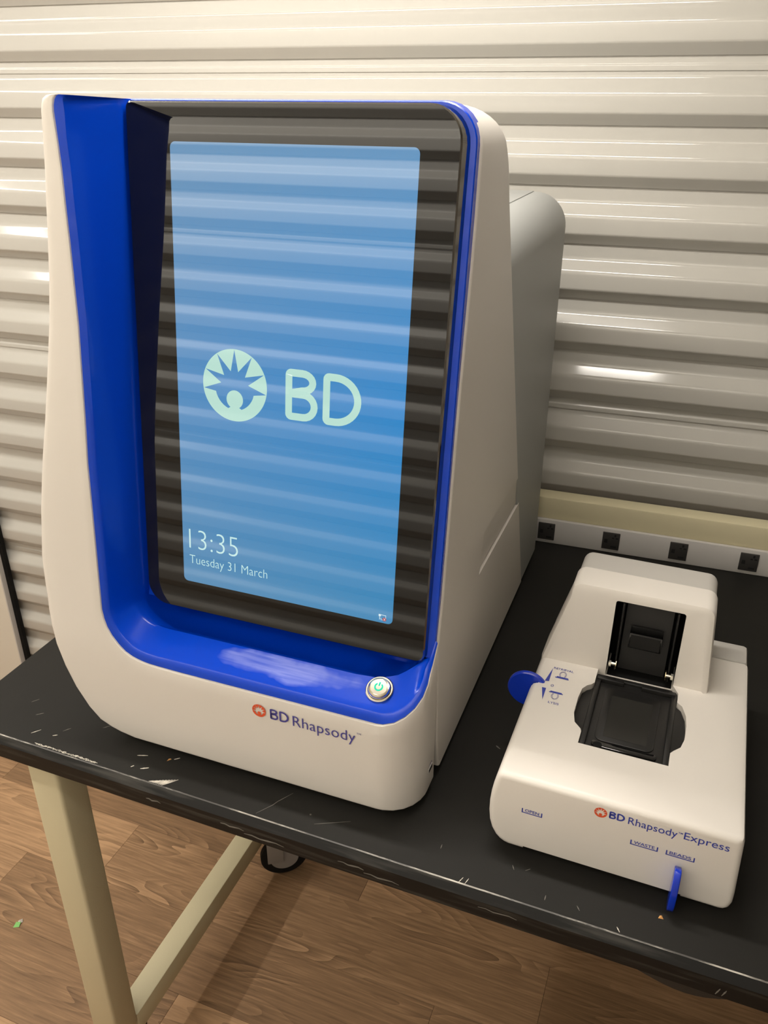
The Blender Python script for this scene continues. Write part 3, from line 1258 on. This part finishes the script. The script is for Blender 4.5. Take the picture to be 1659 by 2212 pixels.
def sweep(name, rows, mat, cap0=False, extra=None, angle=40):
    V, Fc = [], []
    m_ = len(rows[0])
    for r_ in rows:
        V += r_
    for i in range(len(rows) - 1):
        for k in range(m_ - 1):
            Fc.append((i * m_ + k, i * m_ + k + 1, (i + 1) * m_ + k + 1, (i + 1) * m_ + k))
    if cap0:
        base = len(V)
        V += extra
        Fc.append(tuple(range(m_)) + tuple(base + k for k in range(len(extra))))
    return mesh(name, V, Fc, mat, big, angle)


b0 = Vector(st[0][3])
sweep('front_shell', white_rows, 'white', True, [L_((b0.x - .004, b0.y + .012, .7070)), L_((.226, b0.y + .03, .7060))])
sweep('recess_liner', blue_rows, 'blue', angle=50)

# --- rear body
rp = rrect(.222, .6103, .010, .590, (.004, .004, .046, .046), 10)
prism('rear_body', [(x - OM.x, z) for x, z in rp], 'y', .30 - OM.y, .698 - OM.y, 'rear_grey', big, .003, 3, 50)
boolean(bpy.data.objects['rear_body'], prism('cut', [(.15 - OM.y, -.05), (.585 - OM.y + .436 * .05, -.05), (.585 - OM.y - .436 * .65, .65), (.15 - OM.y, .65)], 'x', .15 - OM.x, .65 - OM.x, 'white', big))
box('top_cover', .272 - OM.x, .5610 - OM.x, .31 - OM.y, .694 - OM.y, .588, .5912, 'rear_grey', big, .0006, 2)
for (x, y) in ((.26, .17), (.57, .17), (.26, .65), (.57, .65)):
    c = L_((x, y, 0))
    cyl('foot', (c.x, c.y, 0.0002), (c.x, c.y, .014), .016, 'rubber', big, 20)

# --- screen
TILT = math.atan(.1370)
sx, sy = Vector((1, 0, 0)), Vector((0, math.sin(TILT), math.cos(TILT)))
sn = sx.cross(sy)                           # points towards the viewer
so = Vector((0, y_screen(.179), .179))      # plane origin at x = 0


def SP(x, v, lift=0.0):
    return L_(so + Vector((x, 0, 0)) + sy * v + sn * lift)


vtop = (.7100 - .179) / math.cos(TILT)
outer = rrect(.2555, .5985, .0, vtop, (.026, .010, .031, .006), 8)
inner = rrect(.2570, .5970, .0015, vtop - .0015, (.0245, .0085, .0295, .0045), 8)
n = len(outer)
wide = rrect(.2550, .6028, -.0005, vtop + .0008, (.026, .011, .033, .006), 8)
V = [SP(x, v, -.0130) for x, v in wide] + [SP(x, v, -.0012) for x, v in outer] + [SP(x, v, 0) for x, v in inner]
Fc = []
for a in (0, 1):
    for k in range(n):
        k2 = (k + 1) % n
        Fc.append((a * n + k, a * n + k2, (a + 1) * n + k2, (a + 1) * n + k))
Fc.append(tuple(range(n)))
scr = mesh('screen_frame', V, Fc, 'screen_side', big, 30)
mesh('screen_glass', [SP(x, v, .00005) for x, v in inner], [tuple(range(n))], 'blackglass', scr, recalc=False)
zc = lambda z: (z - .179) / math.cos(TILT)
dpoly = rrect(.3057, .5612, zc(.2158), zc(.6750), .0055, 5)
disp = mesh('display', [SP(x, v, .00018) for x, v in dpoly], [tuple(range(len(dpoly)))], 'display', scr, recalc=False)
logo('screen_emblem', SP(.3745, zc(.4468), .0002), sx, sy, .0375, 'text_light', disp)
bd_mark('screen_letters', SP(.4330, zc(.4196), .0002), sx, sy, .0520, 'text_light', disp, .145)
text('screen_clock', '13:35', SP(.3140, zc(.2565), .0002), sx, sy, .0625, 'text_dim', disp, .0245, -.018)
text('screen_date', 'Tuesday 31 March', SP(.3140, zc(.2385), .0002), sx, sy, .0990, 'text_dim', disp, .0108, -.012)
ic = SP(.5455, zc(.2185), .0002)
flat('network_icon', [[(.0, .0045), (.0025, .0045), (.0025, .007), (0, .007)], [(.0009, .0005), (.0014, .0005), (.0014, .0045), (.0009, .0045)], [(.0014, .0020), (.0035, .0020), (.0035, .0025), (.0014, .0025)],
                      [(.0025, .0061), (.0083, .0061), (.0083, .0067), (.0025, .0067)], [(.0078, .0020), (.0083, .0020), (.0083, .0061), (.0078, .0061)], [(.0022, .0005), (.0048, .0005), (.0048, .0010), (.0022, .0010)]],
     ic, sx, sy, 'icon_white', disp)
flat('network_icon', [[(.0066 + .0021 * math.cos(2 * pi * k / 20), .0017 + .0021 * math.sin(2 * pi * k / 20)) for k in range(20)]], ic, sx, sy, 'icon_red', disp, .00012)
flat('network_icon', [[(.0056, .0005), (.0060, .0003), (.0077, .0027), (.0073, .0029)], [(.0073, .0004), (.0077, .0007), (.0060, .0031), (.0056, .0028)]], ic, sx, sy, 'icon_white', disp, .00016)
mesh('status_light', [SP(.560, -.0002, -.004), SP(.570, -.0002, -.004), SP(.570, -.0002, -.007), SP(.560, -.0002, -.007)], [(0, 1, 2, 3)], emit('status_green', (.02, .5, .2), .25), scr)

# --- power button on the ledge
bn = Vector((0, -.41, .912)).normalized()
bc = L_(Vector((.5600, .0835, .1557)))
ring = lathe('power_button', [(.0138, -.002), (.0150, .0006), (.0150, .0012), (.0142, .0018), (.0128, .0018), (.0124, .0006), (.0122, .0040), (.0112, .0056), (.0095, .0060), (.0092, .0055), (.0089, .0060), (.001, .0061)], bc, bn, 'chrome', big, 48)
bx_ = Vector((1, 0, 0))
by_ = bn.cross(bx_)
pp = [([(.0040 * math.cos(math.radians(a)), .0040 * math.sin(math.radians(a))) for a in range(125, 416, 10)], False), ([(0, .001), (0, .0055)], False)]
me = strokes(pp, .0016)
for v in me.vertices:
    v.co.z = .0001
place(me, 'power_symbol', bc + bn * .0062, bx_, by_, 'power_glow', ring)

# --- printing on the chin
ux, uz = Vector((1, 0, 0)), Vector((0, 0, 1))
yc = .0550
logo('printed_emblem', L_((.4290, yc, .1105)), ux, uz, .0084, 'orange', big, .0004)
bd_mark('printed_letters', L_((.4425, yc, .1032)), ux, uz, .0142, 'ink2', big, .15, .0004)
text('printed_name', 'Rhapsody', L_((.4700, yc, .1020)), ux, uz, .0735, 'ink2', big, .0142, -.004, .0004, 1.03)
text('printed_trademark', 'TM', L_((.5450, yc, .1138)), ux, uz, .0050, 'ink2', big, .0024, 0, .0004)

# --- data port on the right flank, near the seam
port = box('data_port', .6095 - OM.x, .6116 - OM.x, .1010 - OM.y, .1150 - OM.y, .0380, .0445, 'alu', big, .0005, 1)
box('port_slot', .6112 - OM.x, .6119 - OM.x, .1025 - OM.y, .1135 - OM.y, .0392, .0433, 'hole', port)
flat('port_symbol', [[(0, 0), (.010, 0), (.010, .0007), (0, .0007)], [(.0085, -.001), (.011, .00035), (.0085, .0017)], [(.003, .0007), (.0037, .0007), (.006, .0025), (.0053, .0025)]], L_((.6110, .1030, .0475)), (0, 1, 0), (0, 0, 1), 'ink2', big, .0003)

# ================================================================== SMALL INSTRUMENT
YE = math.radians(-.4183)
sm = empty('cartridge_instrument', (.72, .08, TZ), YE, 'low white lab instrument with blue levers and black cartridge tray', 'instrument')
FY = -.0156
H = .105


def deck_outline(inset=0.0):
    i = inset
    pts = []
    # clockwise from bottom left (front view, x right, z up)
    bl = [(-.0070, .0080), (-.0120, .0092), (-.0170, .0120), (-.0220, .0170), (-.0262, .0245), (-.0292, .0350), (-.0306, .0480), (-.0306, .0600), (-.0296, .0730), (-.0278, .0850), (-.0262, .0930), (-.0245, .0990)]
    pts += [(x + i, z + (i if z < .02 else 0)) for x, z in bl]
    pts += [(-.0222 + i, .1030 - i * .6), (-.0185 + i * .7, .1050 - i)]
    pts += [(.2050 - i * .7, .1050 - i), (.2088 - i, .1030 - i * .6), (.2102 - i, .0990 - i * .2)]
    pts += [(.2135 - i, .030), (.2135 - i, .020), (.2115 - i, .0130), (.2070 - i, .0090 + i), (.2020, .0080 + i)]
    return pts


def hump_outline(i=0.0):
    b = [(-.0262 + i, .060), (-.0250 + i, .105), (.0000 + i, .195)]
    b += [(.0085 + i + .0115 * math.cos(math.radians(a)) * 1.0 + .0035, .2010 - i + .0115 * math.sin(math.radians(a))) for a in (165, 145, 125, 105, 90)]
    b += [(.1475 - i + .0120 * math.cos(math.radians(a)), .2005 - i + .0120 * math.sin(math.radians(a))) for a in (90, 72, 54, 36, 18, 5)]
    b += [(.1674 - i, .105), (.1674 - i, .060)]
    return b


cover = prism('main_cover', deck_outline(), 'y', FY, .2725, 'white2', sm, .0065, 4, 50)
# hump with a slightly raked front
ho = hump_outline()
V, Fc = [], []
n = len(ho)
rake = lambda z: .1915 + .085 * max(0, z - .105)
ho_in = []
cxh, czh = .072, .13
for (x, z) in ho:
    sx_ = (abs(x - cxh) - .0055) / abs(x - cxh) if abs(x - cxh) > .006 else 1
    ho_in.append((cxh + (x - cxh) * sx_, z - .0055 if z > .15 else z))
mid = []
for (a, b) in zip(ho, ho_in):
    mid.append((a[0] * .72 + b[0] * .28, a[1] * .72 + b[1] * .28))
lay = [(ho_in, lambda z: rake(z)), (mid, lambda z: rake(z) + .0018), (ho, lambda z: rake(z) + .0065), (ho, lambda z: .2405)]
for poly, fy in lay:
    V += [(x, fy(z), z) for x, z in poly]
for a in range(3):
    for k in range(n):
        k2 = (k + 1) % n
        Fc.append((a * n + k, a * n + k2, (a + 1) * n + k2, (a + 1) * n + k))
Fc.append(tuple(range(n)))
Fc.append(tuple(3 * n + k for k in range(n)))
hump = mesh('hump', V, Fc, 'white2', sm)
boolean(cover, hump, 'UNION')
# window in the hump
boolean(cover, prism('cut', rrect(.0522, .1288, .0985, .1995, .003, 4), 'y', .17, .2385, 'white2', sm))
tray_pts = [(.0437, .1930), (.0437, .1655), (.0410, .1610), (.0365, .1570), (.0323, .1490), (.0308, .1320), (.0310, .1043), (.0345, .0891), (.0423, .0806), (.0437, .0766), (.0437, .0576),
            (.1355, .0576), (.1355, .0777), (.1385, .0825), (.1449, .0903), (.1480, .1050), (.1482, .1260), (.1467, .1432), (.1415, .1590), (.1358, .1643), (.1358, .1801), (.1292, .1930)]
boolean(cover, prism('cut', tray_pts, 'z', .0935, .14, 'white2', sm))
boolean(cover, box('cut', .0087, .1668, FY - .01, .03, 0, .0136, 'white2', sm))
boolean(cover, box('cut', -.040, -.0172, .1400, .1495, .060, .12, 'white2', sm))

# black liner of the window
wx0, wx1, wz0, wz1, wy = .0523, .1287, .0990, .1994, .2383
V = [(wx0, .1945, wz0), (wx1, .1945, wz0), (wx1, .2015, wz1), (wx0, .2015, wz1), (wx0, wy, wz0), (wx1, wy, wz0), (wx1, wy, wz1), (wx0, wy, wz1)]
bay = mesh('window_bay', V, [(4, 5, 6, 7), (0, 1, 5, 4), (1, 2, 6, 5), (2, 3, 7, 6), (3, 0, 4, 7)], 'blackmatte', sm, recalc=False)
# raised slide carrier in the bay
cp = prism('slide_carrier', [(.2105, .1010), (.2125, .1010), (.2340, .1985), (.2320, .1985)], 'x', .0640, .1170, 'black', sm)
car = box('carrier_block', .0720, .1090, .2030, .2200, .1370, .1580, 'blackgloss', cp, .0010, 2)
flat('carrier_window', [[(.0740, .1390), (.1070, .1390), (.1070, .1560), (.0740, .1560)]], (0, .2029, 0), (1, 0, 0), (0, 0, 1), 'black', car, .0001)
for x in (.0600, .1205):
    box('carrier_rail', x, x + .0022, .204, .236, .1005, .1950, 'black', sm, .0004, 1)
for (x0, x1) in ((.0540, .0625), (.1188, .1273)):
    sgn = 1 if x0 < .09 else -1
    pin = cyl('hinge_pin', (x0, .1990, .1130), (x1, .1990, .1130), .0022, 'chrome', sm, 16)
    xa = x1 if sgn > 0 else x0
    cyl('pin_head', (xa - .0004, .1990, .1130), (xa + .0004, .1990, .1130), .0058, 'brass', pin, 20)
    xb = x0 if sgn > 0 else x1 - .0028
    cyl('pin_nut', (xb, .1990, .1130), (xb + .0028, .1990, .1130), .0040, 'chrome', pin, 8)

# black cartridge tray
ctr = [(.0895, .125)]


def shrink(pts, d):
    return [(x + (d if x < .0895 else -d), y + (d if y < .125 else -d)) for x, y in pts]


tray = prism('tray_base', shrink(tray_pts, .0003), 'z', .0940, .0985, 'black', sm, .0008, 2)
# lips that follow the ears of the tray
box('tray_lip', .0440, .0500, .0600, .1860, .0980, .1020, 'black', tray, .0010, 2)
box('tray_lip', .1292, .1352, .0600, .1860, .0980, .1020, 'black', tray, .0010, 2)
prism('tray_front_lip', rrect(.0560, .1230, .0655, .0740, .003, 4), 'z', .0980, .1008, 'blackgloss', tray, .0010, 2)
cyl('thumb_hole', (.0630, .0672, .0985), (.0630, .0672, .10105), .0048, 'blackmatte', tray, 20)
pad = prism('tray_pad', rrect(.0575, .1190, .0762, .1705, .0085, 6), 'z', .0980, .0998, 'black', tray, .0006, 2)
flat('pad_window', [[(.0660, .0840), (.1110, .0840), (.1110, .1560), (.0660, .1560)]], (0, 0, .0998), (1, 0, 0), (0, 1, 0), plain('smoked_window', (.030, .029, .026), rough=.25), pad, .0001)
box('hinge_bar', .0450, .0760, .1775, .1815, .0980, .1040, 'black', tray, .0008, 2)
box('hinge_bar', .0960, .1330, .1775, .1815, .0980, .1040, 'black', tray, .0008, 2)
box('hinge_bridge', .0660, .1100, .1830, .1880, .0970, .1015, 'black', tray, .0010, 2)

# grey rear cover
rc = prism('rear_cover', deck_outline(.0012), 'y', .2730, .3100, 'grey_cover', sm, .003, 3, 50)
r2 = prism('hump_rear', hump_outline(.0014), 'y', .2408, .2860, 'grey_cover', sm, .006, 4, 50)
boolean(rc, r2, 'UNION')

# levers
lv = lathe('side_lever', [(.001, -.0030), (.0225, -.0030), (.0238, -.0018), (.0238, .0018), (.0225, .0030), (.001, .0030)], (-.0290, .1445, .0905), (0, 1, 0), 'lever_blue', sm, 48)
fp = [(-.010, .046), (-.018, .0520), (-.0245, .0560), (-.0290, .0565), (-.0335, .0510), (-.0362, .0400), (-.0370, .0270), (-.0355, .0140), (-.0325, .0060), (-.0290, .0028), (-.012, .0028)]
prism('front_lever', fp, 'x', .1560, .1624, 'lever_blue', sm, .0010, 3)
for (x, y) in ((.01, .02), (.18, .02), (.01, .28), (.18, .28)):
    cyl('foot', (x, y, .0002), (x, y, .012), .010, 'rubber', sm, 16)
box('base_plate', -.005, .200, .010, .300, .0085, .0150, 'blackmatte', sm)

# printing: front
yo = FY
logo('printed_emblem', (.0805, yo, .0905), ux, uz, .0062, 'orange', sm, .0003)
bd_mark('printed_letters', (.0886, yo, .0865), ux, uz, .0092, 'ink', sm, .19, .0003)
text('printed_name', 'Rhapsody', (.1068, yo, .0862), ux, uz, .0455, 'ink', sm, .0090, 0.004, .0003, 1.02)
text('printed_trademark', 'TM', (.1527, yo, .0920), ux, uz, .0040, 'ink', sm, .0020, .01, .0003)
text('printed_variant', 'Express', (.1582, yo, .0870), ux, uz, .0405, 'ink', sm, .0090, 0.004, .0003, 1.02)
for s_, x0, x1 in (('OPEN', .0041, .0252), ('WASTE', .1121, .1382), ('BEADS', .1455, .1720)):
    z0 = .0610
    t_ = .0011
    flat('printed_bracket', [[(x0, z0), (x1, z0), (x1, z0 + t_), (x0, z0 + t_)], [(x0, z0), (x0 + t_ * 1.1, z0), (x0 + t_ * 1.1, z0 + .0060), (x0, z0 + .0060)], [(x1 - t_ * 1.1, z0), (x1, z0), (x1, z0 + .0060), (x1 - t_ * 1.1, z0 + .0060)]], (0, yo, 0), ux, uz, 'ink', sm, .0003)
    text('printed_label', s_, (x0 + .0033, yo, z0 + .0020), ux, uz, (x1 - x0) - .0066, 'ink', sm, .0038, .012, .0003)
# printing: deck
zo = .1051
uy_ = Vector((0, 1, 0))
text('printed_label', 'RETRIEVAL', (-.0055, .1735, zo), ux, uy_, .0232, 'ink', sm, .0036, .006, .0002)
text('printed_label', 'LYSIS', (.0008, .1092, zo), ux, uy_, .0118, 'ink', sm, .0036, .006, .0002)
text('printed_label', 'O', (-.0025, .1392, zo), ux, uy_, .0034, 'ink', sm, .0042, .01, .0002)
flat('printed_arrow', [[(-.0107, .1470), (-.0060, .1480), (-.0064, .1745)]], (0, 0, zo), ux, uy_, 'ink', sm, .0002)
flat('printed_arrow', [[(-.0112, .1341), (-.0064, .1342), (-.0062, .1124)]], (0, 0, zo), ux, uy_, 'ink', sm, .0002)
flat('printed_symbol', [[(-.0008, .1575), (.0150, .1575), (.0150, .1590), (-.0008, .1590)], [(.0008, .1590), (.0142, .1590), (.0142, .1608), (.0008, .1608)]], (0, 0, zo), ux, uy_, 'ink', sm, .0002)
flat('printed_symbol', [[(-.0020, .1285), (.0138, .1285), (.0138, .1300), (-.0020, .1300)], [(-.0008, .1300), (.0124, .1300), (.0124, .1316), (-.0008, .1316)]], (0, 0, zo), ux, uy_, 'ink', sm, .0002)
for (cx, cy, s_) in ((.0070, .1655, 1), (.0058, .1236, -1)):
    pts = [(cx + .0030 * math.cos(math.radians(a)), cy + s_ * .0050 * math.sin(math.radians(a))) for a in range(-50, 231, 14)]
    pts2 = [(cx + .0040 * math.cos(math.radians(a)), cy + s_ * .0060 * math.sin(math.radians(a))) for a in range(-50, 231, 14)]
    me = strokes([(pts, False), (pts2, False)], .0004)
    for v in me.vertices:
        v.co.z = .0002
    place(me, 'printed_symbol', (0, 0, zo), ux, uy_, 'ink2', sm)
